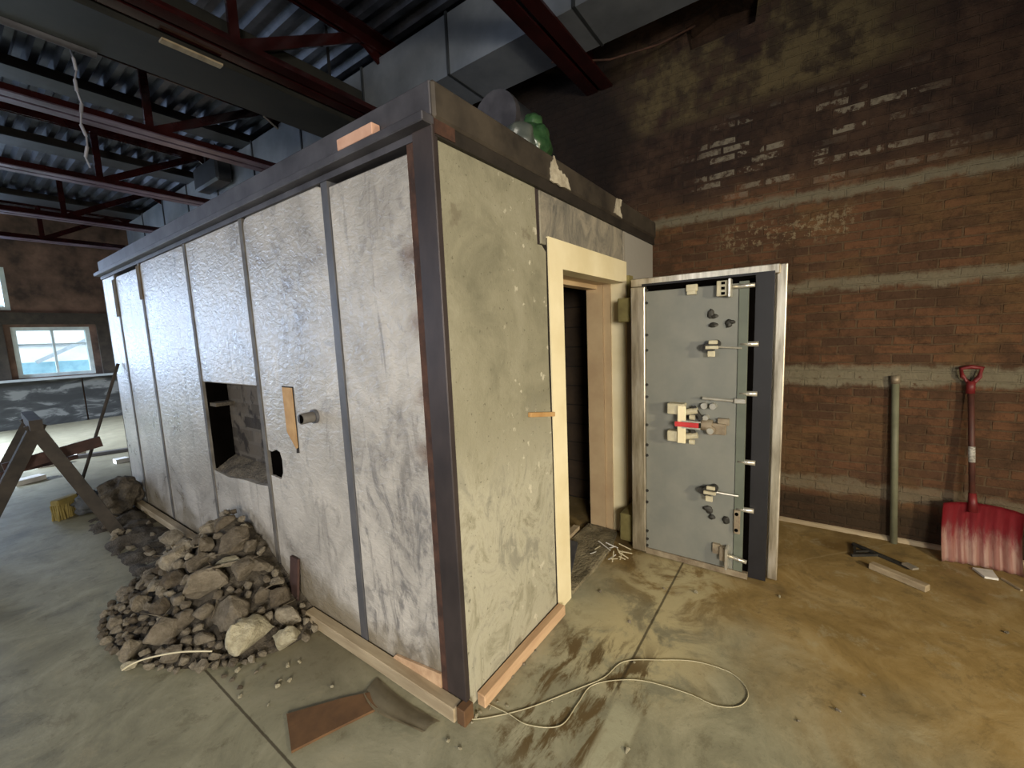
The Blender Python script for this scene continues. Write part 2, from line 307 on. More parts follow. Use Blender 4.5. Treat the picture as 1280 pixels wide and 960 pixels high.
# ------------------------------------------------------------------ mesh helpers
class MB:
    def __init__(s): s.bm = bmesh.new()
    def box(s, x0, x1, y0, y1, z0, z1, bev=0, seg=1):
        r = bmesh.ops.create_cube(s.bm, size=1, matrix=Matrix.Translation(((x0+x1)/2, (y0+y1)/2, (z0+z1)/2)) @ Matrix.Diagonal((abs(x1-x0), abs(y1-y0), abs(z1-z0), 1)))
        if bev: s._bev(r['verts'], bev, seg)
        return s
    def _bev(s, vs, bev, seg=1):
        es = list({e for v in vs for e in v.link_edges})
        bmesh.ops.bevel(s.bm, geom=es, offset=bev, segments=seg, affect='EDGES', profile=.5)
    def bar(s, a, b, w, h, up=(0, 0, 1), bev=0):       # rectangular bar from a to b: w across, h along up
        a, b = Vector(a), Vector(b); d = (b-a); L = d.length; d.normalize()
        u = Vector(up); side = d.cross(u)
        if side.length < 1e-4: side = d.cross(Vector((0, 1, 0)))
        side.normalize(); u = side.cross(d).normalized()
        M = Matrix(((side.x, d.x, u.x), (side.y, d.y, u.y), (side.z, d.z, u.z))).to_4x4()
        M.translation = (a+b)/2
        r = bmesh.ops.create_cube(s.bm, size=1, matrix=M @ Matrix.Diagonal((w, L, h, 1)))
        if bev: s._bev(r['verts'], bev)
        return s
    def cyl(s, a, b, r0, r1=None, n=16):
        a, b = Vector(a), Vector(b); d = b-a
        M = d.to_track_quat('Z', 'Y').to_matrix().to_4x4(); M.translation = (a+b)/2
        bmesh.ops.create_cone(s.bm, cap_ends=True, segments=n, radius1=r0, radius2=r0 if r1 is None else r1, depth=d.length, matrix=M)
        return s
    def tube(s, pts, r, n=8, closed=False):
        pts = [Vector(q) for q in pts]; rings = []
        for i, q in enumerate(pts):
            d = (pts[min(i+1, len(pts)-1)] - pts[max(i-1, 0)]).normalized()
            ref = Vector((0, 0, 1)) if abs(d.z) < .9 else Vector((1, 0, 0))
            u = d.cross(ref).normalized(); w = u.cross(d)
            rings.append([s.bm.verts.new(q + (u*math.cos(2*PI*k/n) + w*math.sin(2*PI*k/n))*(r if not callable(r) else r(i/(len(pts)-1)))) for k in range(n)])
        for a, b in zip(rings, rings[1:]):
            for k in range(n): s.bm.faces.new((a[k], a[(k+1) % n], b[(k+1) % n], b[k]))
        s.bm.faces.new(list(reversed(rings[0]))); s.bm.faces.new(rings[-1])
        return s
    def prism(s, poly, axis, a, b):        # polygon extruded along axis; poly holds the two other coordinates in xyz order
        def P(q, t):
            q = list(q); q.insert('xyz'.index(axis), t); return q
        va = [s.bm.verts.new(P(q, a)) for q in poly]; vb = [s.bm.verts.new(P(q, b)) for q in poly]
        n = len(poly)
        s.bm.faces.new(va); s.bm.faces.new(list(reversed(vb)))
        for i in range(n): s.bm.faces.new((va[i], vb[i], vb[(i+1) % n], va[(i+1) % n]))
        return s
    def ball(s, c, r, sc=(1, 1, 1), sub=3, amp=0, freq=4, seed=0):
        rr = bmesh.ops.create_icosphere(s.bm, subdivisions=sub, radius=1)
        for v in rr['verts']:
            k = 1 + amp*noise.noise(v.co*freq + Vector((seed, seed*.7, 3)))
            v.co = Vector((v.co.x*sc[0], v.co.y*sc[1], v.co.z*sc[2]))*r*k + Vector(c)
        return s
    def sub(s, n): bmesh.ops.subdivide_edges(s.bm, edges=s.bm.edges[:], cuts=n, use_grid_fill=True); return s
    def rough(s, amp, freq=6, mask=None):
        s.bm.normal_update()
        for v in s.bm.verts:
            if mask and not mask(v.co): continue
            v.co += Vector([amp*noise.noise(v.co*freq + Vector((i*7.1, 0, 0))) for i in range(3)])
        return s

def mesh_of(mb, name, mat, origin, smooth=False):
    bmesh.ops.recalc_face_normals(mb.bm, faces=mb.bm.faces[:])
    bmesh.ops.translate(mb.bm, verts=mb.bm.verts[:], vec=-Vector(origin))
    me = bpy.data.meshes.new(name); mb.bm.to_mesh(me); mb.bm.free()
    if mat: me.materials.append(MAT[mat])
    if smooth:
        for f in me.polygons: f.use_smooth = True
    return me

WORLD = {}      # origin in the room of every root and part
def thing(name, label, cat, loc, group=None):
    o = bpy.data.objects.new(name, None); o.empty_display_size = .1; o.location = loc
    col.objects.link(o); o['label'] = label; o['category'] = cat
    if group: o['group'] = group
    WORLD[o] = Vector(loc); return o
def part(root, name, mb, mat, smooth=False, label=None):
    org = WORLD[root]
    o = bpy.data.objects.new(name, mesh_of(mb, name, mat, org, smooth)); col.objects.link(o)
    o.parent = root; WORLD[o] = org
    if label: o['label'] = label
    return o
def solo(name, mb, mat, label, cat, group=None, smooth=False, kind=None):
    zs = [v.co for v in mb.bm.verts]
    org = Vector(((min(v.x for v in zs)+max(v.x for v in zs))/2, (min(v.y for v in zs)+max(v.y for v in zs))/2, min(v.z for v in zs)))
    o = bpy.data.objects.new(name, mesh_of(mb, name, mat, org, smooth)); o.location = org; col.objects.link(o)
    WORLD[o] = org
    if label: o['label'] = label
    if cat: o['category'] = cat
    if group: o['group'] = group
    if kind: o['kind'] = kind
    return o
def struct(name, mb, mat, smooth=False):
    o = bpy.data.objects.new(name, mesh_of(mb, name, mat, (0, 0, 0), smooth)); col.objects.link(o)
    o['kind'] = 'structure'; WORLD[o] = Vector((0, 0, 0)); return o
def cut(o, cutter):
    me = mesh_of(cutter, 'cutter', None, WORLD[o]); c = bpy.data.objects.new('cutter', me); col.objects.link(c)
    if o.parent: c.parent = o.parent
    else: c.location = o.location
    m = o.modifiers.new('cut', 'BOOLEAN'); m.operation = 'DIFFERENCE'; m.solver = 'EXACT'; m.object = c
    bpy.context.view_layer.update()
    new = bpy.data.meshes.new_from_object(o.evaluated_get(bpy.context.evaluated_depsgraph_get()))
    o.modifiers.clear(); o.data = new; bpy.data.objects.remove(c)

# ------------------------------------------------------------------ camera
CAM = Vector((-1.156, -1.1327, 1.6))
yaw, pit, rol = (math.radians(a) for a in (35.535, -6.774, -2.367))
fwd = Vector((math.cos(yaw)*math.cos(pit), math.sin(yaw)*math.cos(pit), math.sin(pit)))
rgt = Vector((math.sin(yaw), -math.cos(yaw), 0)); up = rgt.cross(fwd)
r2 = rgt*math.cos(rol) + up*math.sin(rol); u2 = -rgt*math.sin(rol) + up*math.cos(rol)
cd = bpy.data.cameras.new('camera'); cam = bpy.data.objects.new('camera', cd); col.objects.link(cam)
M = Matrix(((r2.x, u2.x, -fwd.x), (r2.y, u2.y, -fwd.y), (r2.z, u2.z, -fwd.z))).to_4x4(); M.translation = CAM
cam.matrix_world = M; cd.sensor_width = 36; cd.lens = 521.32/1280*36; cd.clip_start = .02
scene.camera = cam

# ------------------------------------------------------------------ the room
XB, YF, XL, YN, ZC = 2.762, 12.8, -8.0, -5.5, 4.62
struct('floor', MB().box(XL-.2, XB+.3, YN-.2, YF+.3, -.2, 0), 'floor')
wr = struct('wall_right', MB().box(XB, XB+.3, YN, YF+.3, 0, ZC+.2), 'brick')
cut(wr, MB().prism([(-.72, 3.86), (-.26, 3.84), (-.22, 4.02), (-.45, 4.1), (-.74, 4.06)], 'x', XB-.1, XB+.18))
wf = struct('wall_back', MB().box(XL, XB, YF, YF+.3, 0, ZC+.2), 'farwall')
cut(wf, MB().box(.0, 1.21, YF-.2, YF+.6, 1.09, 2.19))
wins = [(-2.2, .06, 2.55, 3.45), (-3.2, -.75, .95, 2.3), (-6.3, -3.9, .95, 3.3)]
for x0, x1, z0, z1 in wins: cut(wf, MB().box(x0, x1, YF-.2, YF+.6, z0, z1))
struct('wall_left', MB().box(XL-.2, XL, YN, YF+.3, 0, ZC+.2), 'plainwall')
struct('wall_front', MB().box(XL, XB, YN-.2, YN, 0, ZC+.2), 'plainwall')
# grey dado panels and a ledge under the window of the far wall
struct('trim_1', MB().box(-1.6, .93, YF-.05, YF-.002, 0, 1.02).box(.96, 1.7, YF-.05, YF-.002, 0, 1.02), 'farpanel')
struct('trim_2', MB().box(-1.6, 1.62, YF-.16, YF-.052, 1.02, 1.07), 'siding_grey')
struct('trim_3', MB().box(1.33, 1.62, YF-.06, YF-.002, 1.07, 2.25).box(-.32, -.1, YF-.06, YF-.002, 1.07, 2.25).box(-1.6, 1.7, YF-.08, YF-.002, 2.25, 2.5), 'darkwood')
def window(n, x0, x1, z0, z1, mull=True):
    f = .075; y0, y1 = YF+.02, YF+.14
    m = MB().box(x0, x0+f, y0, y1, z0, z1).box(x1-f, x1, y0, y1, z0, z1).box(x0+f, x1-f, y0, y1, z0, z0+f).box(x0+f, x1-f, y0, y1, z1-f, z1)
    if mull: m.box((x0+x1)/2-.02, (x0+x1)/2+.02, y0+.02, y1-.02, z0+f, z1-f).box(x0+f, x1-f, y0+.03, y1-.03, (z0+z1)/2+.16, (z0+z1)/2+.185)
    w = struct('window_%d' % n, m, 'wframe')
    part(w, 'pane', MB().box(x0+f, x1-f, YF+.075, YF+.082, z0+f, z1-f), 'glass')
    # deep outer reveal lining
window(1, .0, 1.21, 1.09, 2.19)
for i, (x0, x1, z0, z1) in enumerate(wins): window(2+i, x0, x1, z0, z1)
# corrugated roof deck, ribs running away from the brick wall's normal
m = MB(); pitch = .19; x = XL; prof = []
while x < XB:
    prof += [(x, ZC), (x+.035, ZC-.055), (x+.095, ZC-.055), (x+.13, ZC)]; x += pitch
prof = [(min(a, XB), b) for a, b in prof]
va = [m.bm.verts.new((a, YN, b)) for a, b in prof]; vb = [m.bm.verts.new((a, YF+.3, b)) for a, b in prof]
for i in range(len(prof)-1): m.bm.faces.new((va[i], va[i+1], vb[i+1], vb[i]))
struct('ceiling', m, 'deck')
# outside the far window
struct('ground', MB().box(-16, 16, YF+.35, 40, -.6, -.2), 'ground')
b = thing('neighbour_building', 'pale sided building seen through the far window', 'building', (1.5, 22, -.2))
part(b, 'wall', MB().box(-9, 12, 22, 26, -.2, 6.5), 'siding')
part(b, 'base_course', MB().box(-9, 12, 21.9, 22, -.2, 1.3), 'siding_blue')
m = MB()
for z in (1.9, 2.6, 3.3): m.box(-9, 12, 21.93, 22, z, z+.06)
part(b, 'trim_board', m, 'siding_grey')
part(b, 'stair_rail', MB().bar((1.2, 21.6, 1.3), (3.0, 21.6, 2.3), .12, .12), 'siding_grey')

# ------------------------------------------------------------------ roof joists, ducts, pipes
group = 'roof joists'
jl = {.53: 'dark red steel joist over the front edge of the vault, meeting the brick wall',
      2.5: 'dark red steel joist running beside the dark boxed duct',
      4.56: 'dark red steel joist third back from the vault door, beyond the dark boxed duct',
      6.67: 'dark red steel joist fourth back, over the middle of the vault roof',
      9.1: 'dark red joist over the far end of the vault, second from the far wall',
      11.3: 'dark red steel joist nearest the far window wall'}
for k, yj in enumerate(sorted(jl)):
    t_ = thing('roof_joist', jl[yj], 'joist', (-2.6, yj, 3.8), group)
    for s in (-1, 1):
        y0, y1 = sorted((yj+s*.018, yj+s*.125)); yv = sorted((yj+s*.018, yj+s*.03))
        part(t_, 'bottom_chord', MB().box(XL+.05, XB-.003, y0, y1, 3.8, 3.812), 'joist_glint' if yj > 4 else 'joist')
        part(t_, 'chord_leg', MB().box(XL+.05, XB-.003, yv[0], yv[1], 3.812, 3.905).box(XL+.05, XB-.003, yj+s*.095-.03, yj+s*.095+.03, 3.812, 3.82), 'joist')
        part(t_, 'top_chord', MB().box(XL+.05, XB-.003, y0, y1, 4.545, 4.56).box(XL+.05, XB-.003, yv[0], yv[1], 4.455, 4.545), 'joist')
    for xb in (.5, -1.8, -4.1, -6.4):
        part(t_, 'vertical_web', MB().box(xb-.035, xb+.035, yj-.016, yj+.016, 3.86, 4.5), 'joist')
        for sd in (1,):
            part(t_, 'diagonal_web', MB().bar((xb+.05*sd, yj, 3.88), (xb+1.13*sd, yj, 4.49), .034, .085), 'joist')
    part(t_, 'diagonal_web', MB().bar((2.72, yj, 3.9), (1.7, yj, 4.49), .034, .085), 'joist')
for ya, yb, lab in ((5.32, 5.62, 'dark flanged roof beam under the deck beyond the boxed duct'), (7.35, 7.72, 'dark flanged roof beam under the deck over the middle of the vault roof'), (10.4, 10.9, 'dark flanged roof beam under the deck nearest the far window wall')):
    t_ = thing('roof_beam', lab, 'beam', (-2.6, (ya+yb)/2, 4.4), 'dark roof beams')
    part(t_, 'flange', MB().box(XL+.05, XB-.003, ya, yb, 4.4, 4.42), 'black')
    part(t_, 'web', MB().box(XL+.05, XB-.003, (ya+yb)/2-.012, (ya+yb)/2+.012, 4.42, 4.565), 'beam_shade')
d = thing('sheet_metal_duct', 'long pale galvanised duct running above the vault roof', 'duct', (2.1, 5.5, 3.91))
ys = [-2.2, -.9, .33, 1.56, 2.77, 4.03, 5.3, 6.55, 7.8, 9.05, 10.3, 11.55]
for y0, y1 in zip(ys, ys[1:]):
    part(d, 'duct_section', MB().box(1.85, 2.35, y0+.008, y1-.008, 3.915, 4.41), 'duct')
for y in ys[1:-1]:
    part(d, 'seam_flange', MB().box(1.835, 2.365, y-.012, y+.012, 3.912, 4.425), 'duct_seam')
d = thing('boxed_duct', 'dark olive boxed duct slung along the second roof joist', 'duct', (-2.6, 2.95, 3.77))
part(d, 'casing', MB().box(XL+.06, 1.75, 2.66, 3.2, 3.77, 4.12, .01), 'dark_duct')
part(d, 'pale_strip', MB().box(.08, .46, 2.64, 2.70, 3.755, 3.769), 'lumber', label='pale flat strip fixed under the duct')
for x_ in (-6, -4, -2, 0, 1.4):
    part(d, 'hanger_strap', MB().box(x_, x_+.03, 2.69, 2.695, 4.10, 4.565), 'black')
part(d, 'edge_conduit', MB().cyl((XL+.06, 3.23, 3.79), (-.15, 3.23, 3.79), .045), 'grey_pipe', True, label='grey pipe along the lower edge')
d = thing('ceiling_fixture', 'small black box fixture hanging beside the pale duct', 'fixture', (1.7, 6.3, 3.98))
part(d, 'housing', MB().box(1.6, 1.82, 5.9, 6.75, 4.0, 4.34, .03), 'black')
part(d, 'hanger', MB().cyl((1.7, 6.1, 4.34), (1.7, 6.1, 4.56), .012).cyl((1.7, 6.5, 4.34), (1.7, 6.5, 4.56), .012), 'black')
pts = [(-.24+.012*math.sin(i*1.9), 3.42+.01*math.cos(i*2.3), 4.56-i*.078) for i in range(21)]
m = MB()
for i in range(20):
    a, b_ = Vector(pts[i]), Vector(pts[i+1]); m.cyl(a, b_, .006 if i % 2 else .011, n=8)
solo('hanging_chain', m, 'grey_pipe', 'thin grey chain hanging from the roof deck near the boxed duct', 'chain')
solo('drooping_wire', MB().tube([(-.55, 3.1, 4.55), (-.46, 3.12, 4.35), (-.38, 3.14, 4.22), (-.27, 3.3, 4.1), (-.235, 3.41, 4.02)], .008), 'grey_pipe', 'loose grey wire drooping to the hanging chain', 'wire', smooth=True)
solo('wall_wire', MB().tube([(2.2, .72, 3.86), (2.45, .3, 3.84), (2.62, -.05, 3.9), (2.745, -.3, 4.0)], .008), 'rust', 'thin rusty wire from the front joist to the brick wall', 'wire', smooth=True)

# ------------------------------------------------------------------ the vault
W, H0, H1, L = 2.612, 2.325, 2.503, 4.78
v = thing('bank_vault', 'large concrete vault room with steel strips and a cream doorway', 'vault', (1.3, 2.4, 0))
seams = [.135, .70, 1.574, 2.477, 3.545, 4.32, L]
gapw = [.0, .055, .045, .045, .05, .045, 0]
tops = [2.30, 2.325, 2.325, 2.325, 2.30, 2.325]
def panel_yz(y0, y1, z0, z1, rad=.0):
    m = MB(); r = rad
    poly = [(y0, z0), (y1, z0), (y1, z1), (y0, z1)] if not r else [(y0, z0), (y1, z0), (y1, z1-r)] + [(y1-r+r*math.cos(a), z1-r+r*math.sin(a)) for a in (PI/6, PI/3, PI/2)] + [(y0+r+r*math.cos(a), z1-r+r*math.sin(a)) for a in (PI*.5, PI*2/3, PI*5/6, PI)]
    m.prism(poly, 'x', 0, .1)
    m._bev(m.bm.verts[:], .006)
    return m
panels = []
for i in range(6):
    y0 = seams[i] + gapw[i]/2; y1 = seams[i+1] - gapw[i+1]/2
    if i == 2:
        m = panel_yz(y0, y1, 1.35, tops[i])
        part(v, 'concrete_panel', m, 'panel')
        m = MB().prism([(y0, .012), (y1, .012), (y1, .69), (2.2, .675), (1.95, .70), (1.72, .705), (y0, .72)], 'x', 0, .1)
        part(v, 'concrete_panel', m, 'panel')
    else:
        o = part(v, 'concrete_panel', panel_yz(y0, y1, .012, tops[i], .05 if i in (1, 3, 4) else 0), 'panel')
        if i == 1:   # ragged hole knocked through at its edge
            cut(o, MB().prism([(1.52, .80), (1.42, .795), (1.39, .84), (1.385, .92), (1.405, .965), (1.45, .975), (1.50, .955), (1.56, .96), (1.57, .80)], 'x', -.1, .3))
for i in range(1, 6):
    w = gapw[i]
    part(v, 'steel_strip', MB().box(-.005, .09, seams[i]-w/2+.002, seams[i]+w/2-.002, .012, 2.33), 'strip' if i == 1 else 'strip_old')
part(v, 'wood_filler', MB().box(-.009, .006, 3.515, 3.60, 2.03, 2.31), 'rot', label='short brown wood filler at the top of a seam')
part(v, 'wood_filler', MB().box(-.009, .006, 4.30, 4.40, 1.93, 2.28), 'rot', label='short brown wood filler at the top of a seam')
part(v, 'wood_filler', MB().box(-.003, .006, 2.462, 2.495, 2.12, 2.31), 'strip_old')
# corner angle
part(v, 'corner_angle', MB().box(-.014, .0, -.012, .092, .075, 2.37, .002).box(-.013, .012, -.014, -.002, .075, 2.37, .001), 'angle')
part(v, 'angle_edge', MB().box(-.006, .008, .094, .133, .02, 2.37), 'rust', label='rusty inner edge of the corner angle')
part(v, 'low_board', MB().prism([(.135, .03), (.52, .0), (.44, .09), (.135, .135)], 'x', -.012, -.001), 'lumber_x', label='split orange-pink board at the foot of the first panel')
# top channels: web, lower flange
part(v, 'top_channel', MB().box(-.016, .06, -.015, L, 2.385, H1, .006).box(-.06, .0, -.015, L, 2.352, 2.385, .004).box(-.01, .05, .0, L, 2.325, 2.352), 'beam')
part(v, 'top_channel', MB().box(-.012, W, -.028, .05, 2.372, H1, .01), 'beam_front')
part(v, 'channel_underside', MB().box(.0, W, -.016, .05, 2.318, 2.372), 'beam_shade')  # lower band coloured dark as the shadow under the channel
part(v, 'channel_underside', MB().box(-.005, .10, -.02, .0, 2.325, 2.385), 'rust')
def splash(poly, y, amp=.012):
    m = MB(); out = []
    for (a, b), (c, e) in zip(poly, poly[1:]+poly[:1]):
        for k in range(6):
            f = k/6; x, z = a+(c-a)*f, b+(e-b)*f
            out.append((x+amp*noise.noise((x*60, z*60, 1)), z+amp*noise.noise((x*60, z*60, 9))))
    return m.prism([(x, z) for x, z in out], 'y', y-.004, y+.003)
part(v, 'plaster_splash', splash([(.80, 2.37), (1.02, 2.375), (.98, 2.43), (.88, 2.45), (.84, 2.50), (.80, 2.44)], -.029), 'plaster')
part(v, 'plaster_splash', splash([(1.66, 2.39), (1.80, 2.38), (1.76, 2.44), (1.80, 2.50), (1.70, 2.49)], -.029), 'plaster')
# short side
def panel_xz(poly, y1=.1):
    m = MB().prism(poly, 'y', 0, y1); m._bev(m.bm.verts[:], .004); return m
part(v, 'front_panel', panel_xz([(.004, .012), (.785, .012), (.785, 1.0), (.775, 1.45), (.785, 2.02), (.745, 2.05), (.695, 2.04), (.695, 2.318), (.004, 2.318)]), 'bare')
part(v, 'front_panel', panel_xz([(.735, 2.055), (.79, 2.055), (.79, 2.10), (1.888, 2.10), (1.888, 2.318), (.735, 2.318)]), 'bare')
part(v, 'front_panel', panel_xz([(1.935, .012), (W, .012), (W, 2.318), (1.905, 2.318), (1.905, 2.10), (1.935, 2.10)]), 'bare')
part(v, 'steel_strip', MB().box(.698, .733, .006, .08, 2.045, 2.318), 'angle')
part(v, 'steel_strip', MB().box(1.890, 1.904, .006, .08, 2.10, 2.318), 'angle')
part(v, 'steel_strip', MB().box(.786, .796, -.004, .06, .0, 2.09), 'beam_shade')
# carcass behind the panels
cw = part(v, 'side_wall', MB().box(.1, .36, .1, L, 0, 2.33), 'core')
cut(cw, MB().prism([(1.61, .72), (1.72, .71), (1.95, .705), (2.2, .69), (2.45, .70), (2.45, 1.345), (1.61, 1.345)], 'x', .0, .30))
cut(cw, MB().box(.0, .26, 1.36, 1.56, .76, 1.0))
part(v, 'end_wall', MB().box(0, W, L-.002, L+.02, 0, 2.33).box(.36, W, L-.25, L-.002, 0, 2.33), 'core')
part(v, 'partition', MB().box(W-.25, W, .1, L-.25, 0, 2.33), 'lining')
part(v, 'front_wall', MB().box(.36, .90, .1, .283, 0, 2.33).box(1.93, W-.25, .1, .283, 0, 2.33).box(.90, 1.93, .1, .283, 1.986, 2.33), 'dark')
part(v, 'roof_slab', MB().box(.05, W, .05, L, 2.335, 2.49), 'core')
# blockwork in the broken opening
part(v, 'exposed_blockwork', MB().box(.145, .165, 1.57, 2.452, .66, 1.36), 'block', label='rough blockwork inside the broken opening')
part(v, 'exposed_ledge', MB().box(.02, .145, 2.33, 2.449, 1.17, 1.195), 'core')
part(v, 'rough_sill', MB().prism([(.005, .69), (.145, .69), (.145, .77), (.1, .75), (.05, .72)], 'y', 1.60, 2.44).sub(2).rough(.010, 9), 'core')
part(v, 'cavity_back', MB().box(.012, .145, 2.435, 2.452, .70, 1.345), 'gap')  # black plate painted as the darkness of the far reveal
# casing and jambs
part(v, 'door_casing', MB().prism([(.790, .0), (.940, .0), (.940, 1.945), (1.905, 1.945), (1.905, .0), (1.932, .0), (1.932, 2.097), (.790, 2.097)], 'y', -.012, .10), 'casing')
part(v, 'door_jamb', MB().box(1.888, 1.93, .10, .155, .0, 1.945), 'jamb')
part(v, 'door_jamb', MB().box(1.868, 1.93, .155, .285, .0, 1.945), 'jamb')
part(v, 'door_jamb', MB().box(.90, .94, .10, .285, 0, 1.945), 'jamb')
part(v, 'door_head', MB().box(.94, 1.9, .10, .285, 1.945, 1.985), 'jamb')
part(v, 'door_head', MB().box(.94, 1.868, .20, .285, 1.915, 1.945), 'jamb')
part(v, 'hinge_block', MB().box(1.72, 1.96, -.125, -.02, 1.655, 1.82, .006), 'olive')
part(v, 'hinge_block', MB().box(1.72, 1.96, -.118, -.02, .03, .24, .006), 'olive')
part(v, 'hinge_plate', MB().box(1.935, 2.02, -.03, -.001, 1.655, 2.0), 'olive')
part(v, 'hinge_plate', MB().box(1.935, 2.02, -.03, -.001, .0, .26), 'olive')
# stub pipe, wooden insets, wedge
p_ = part(v, 'pipe_stub', MB().tube([(.06, .965, 1.217), (-.005, .965, 1.217), (-.085, .955, 1.217)], .028, 18), 'strip_old', True)
part(p_, 'pipe_collar', MB().cyl((-.001, .965, 1.217), (-.018, .965, 1.217), .037, n=18), 'strip')
part(p_, 'pipe_bore', MB().cyl((-.0845, .955, 1.217), (-.0865, .955, 1.217), .022, n=18), 'gap')
part(v, 'hole_void', MB().box(.014, .099, 1.37, 1.57, .775, .99), 'gap')  # black filler painted as the darkness inside the small hole
part(v, 'wood_plug', MB().prism([(1.29, 1.357), (1.18, 1.357), (1.18, 1.02), (1.20, 1.01), (1.285, 1.10)], 'x', -.004, .02), 'orangewood', label='tapered orange wood plug set in the wall')
part(v, 'plug_recess', MB().prism([(1.18, 1.362), (1.168, 1.362), (1.172, .99), (1.205, .985), (1.20, 1.01), (1.18, 1.02)], 'x', -.002, .02).box(-.002, .02, 1.17, 1.295, 1.357, 1.364), 'dark')  # dark edging, the shadow round the plug put into the colour
part(v, 'wood_wedge', MB().bar((.552, -.012, 1.200), (.792, -.012, 1.160), .02, .024, bev=.002), 'orangewood', label='thin orange wood wedge beside the casing')

solo('wood_block', MB().box(-.058, -.018, .262, .494, 2.386, 2.43, .002), 'pinkwood', 'short pinkish wood block lying on the ledge of the top channel', 'wood block')
# doorway threshold
part(v, 'threshold', MB().prism([(.97, -.005), (1.60, -.01), (1.86, .06), (1.86, .30), (.97, .30)], 'z', .0, .022).sub(3).rough(.014, 9), 'sill')
part(v, 'threshold_plate', MB().prism([(.97, .06), (1.12, .08), (1.50, .22), (1.50, .30), (.97, .30)], 'z', .03, .044), 'strip')
part(v, 'threshold_strip', MB().bar((1.0, .31, .04), (1.72, .34, .04), .05, .03), 'lumber')

# ------------------------------------------------------------------ the vault door (stands open, square to the short side)
d = thing('vault_door', 'grey vault door standing open with its boltwork showing', 'vault door', (1.75, -.58, .015))
y0, y1 = -.135, -.975
part(d, 'outer_flange', MB().box(1.76, 1.90, -.13, -1.018, .012, 1.935, .008, 2), 'polish')
part(d, 'flange_band', MB().box(1.715, 1.76, -.12, -.985, 1.885, 1.94, .004).box(1.74, 1.765, -.968, -1.022, .012, 1.94, .006, 2), 'polish')
part(d, 'middle_step', MB().box(1.70, 1.76, -.20, -.963, .012, 1.90), 'navy')
part(d, 'hinge_edge', MB().box(1.655, 1.76, -.138, -.235, .02, 1.878, .006, 2), 'polish')
part(d, 'inner_plate', MB().box(1.672, 1.70, -.236, -.785, .05, 1.845, .002), 'door_grey')
part(d, 'edge_plate', MB().box(1.668, 1.70, -.787, -.838, .05, 1.855, .002), 'door_edge')
part(d, 'recess', MB().box(1.690, 1.702, -.838, -.868, .05, 1.868).box(1.690, 1.702, -.236, -.868, 1.845, 1.885), 'gap')  # black strips painted as the shade beside and above the plate
part(d, 'bottom_rail', MB().box(1.662, 1.70, -.236, -.868, .012, .05), 'worn_edge', label='rusty bottom edge')
for z in (1.858, 1.775, 1.563, 1.46, 1.226, 1.143, .948, .806, .732, .477, .394, .18, .12, .072):
    part(d, 'screw', MB().cyl((1.676, -.243, z-.004), (1.662, -.243, z-.004), .0095, n=10), 'grime')
for z in (1.486, 1.189, .764, .459):
    part(d, 'locking_bolt', MB().cyl((1.682, -.80, z), (1.682, -.893, z), .0155, n=14), 'steel', True)
# bolt guide blocks top and bottom
g = part(d, 'bolt_guide', MB().box(1.625, 1.672, -.672, -.735, 1.775, 1.865, .003), 'putty')
part(g, 'guide_slots', MB().box(1.622, 1.63, -.698, -.718, 1.782, 1.798).box(1.622, 1.63, -.698, -.718, 1.812, 1.828).box(1.622, 1.63, -.698, -.718, 1.842, 1.858), 'gap')
part(g, 'guide_plate', MB().box(1.60, 1.672, -.737, -.752, 1.765, 1.872, .003), 'steel')
part(g, 'guide_rod', MB().cyl((1.65, -.752, 1.825), (1.65, -.87, 1.825), .012, n=12), 'steel', True)
g = part(d, 'bolt_guide', MB().box(1.63, 1.672, -.712, -.745, .11, .20, .003).box(1.65, 1.672, -.67, -.712, .14, .205), 'worn_edge')
part(g, 'guide_plate', MB().box(1.60, 1.672, -.747, -.762, .07, .21, .003), 'steel')
part(g, 'guide_rod', MB().cyl((1.645, -.762, .15), (1.645, -.865, .135), .012, n=12), 'steel', True)
part(d, 'clip_block', MB().box(1.645, 1.672, -.495, -.56, 1.82, 1.862, .003).box(1.64, 1.672, -.503, -.552, 1.80, 1.82), 'putty')
# central lock
k = part(d, 'lock_case', MB().box(1.60, 1.672, -.395, -.50, 1.045, 1.115, .004).box(1.60, 1.672, -.395, -.50, .865, .935, .004), 'putty')
part(k, 'yoke', MB().box(1.588, 1.60, -.462, -.512, .862, 1.105, .003), 'casing')
part(k, 'red_tag', MB().box(1.580, 1.588, -.448, -.59, .972, 1.003, .001), 'red_tag')
part(k, 'tag_frame', MB().box(1.583, 1.60, -.49, -.60, 1.004, 1.013).box(1.583, 1.60, -.49, -.60, .962, .971), 'steel')
for zz_ in (1.06, .90):
    part(k, 'spring', MB().cyl((1.63, -.505, zz_), (1.63, -.575, zz_+.015), .02, n=12).cyl((1.62, -.53, zz_-.03), (1.62, -.56, zz_-.03), .016, n=12), 'putty')
part(k, 'lever', MB().bar((1.63, -.52, 1.0), (1.63, -.565, .905), .02, .022).bar((1.63, -.55, 1.1), (1.63, -.60, 1.02), .02, .02), 'grime')
part(k, 'relocker', MB().cyl((1.64, -.60, .985), (1.64, -.66, .985), .035, n=14).cyl((1.61, -.655, .955), (1.672, -.655, .955), .028, n=14).box(1.63, 1.672, -.63, -.735, .93, 1.0, .003).box(1.64, 1.672, -.69, -.75, .99, 1.03), 'worn_edge')
part(k, 'relocker_cap', MB().cyl((1.605, -.652, .953), (1.612, -.652, .953), .02, n=12).cyl((1.625, -.62, 1.03), (1.672, -.62, 1.03), .017, n=12), 'steel')
g = part(d, 'bolt_link', MB().cyl((1.63, -.61, 1.105), (1.672, -.61, 1.105), .019, n=14).cyl((1.63, -.66, 1.105), (1.672, -.66, 1.105), .019, n=14), 'steel', False)
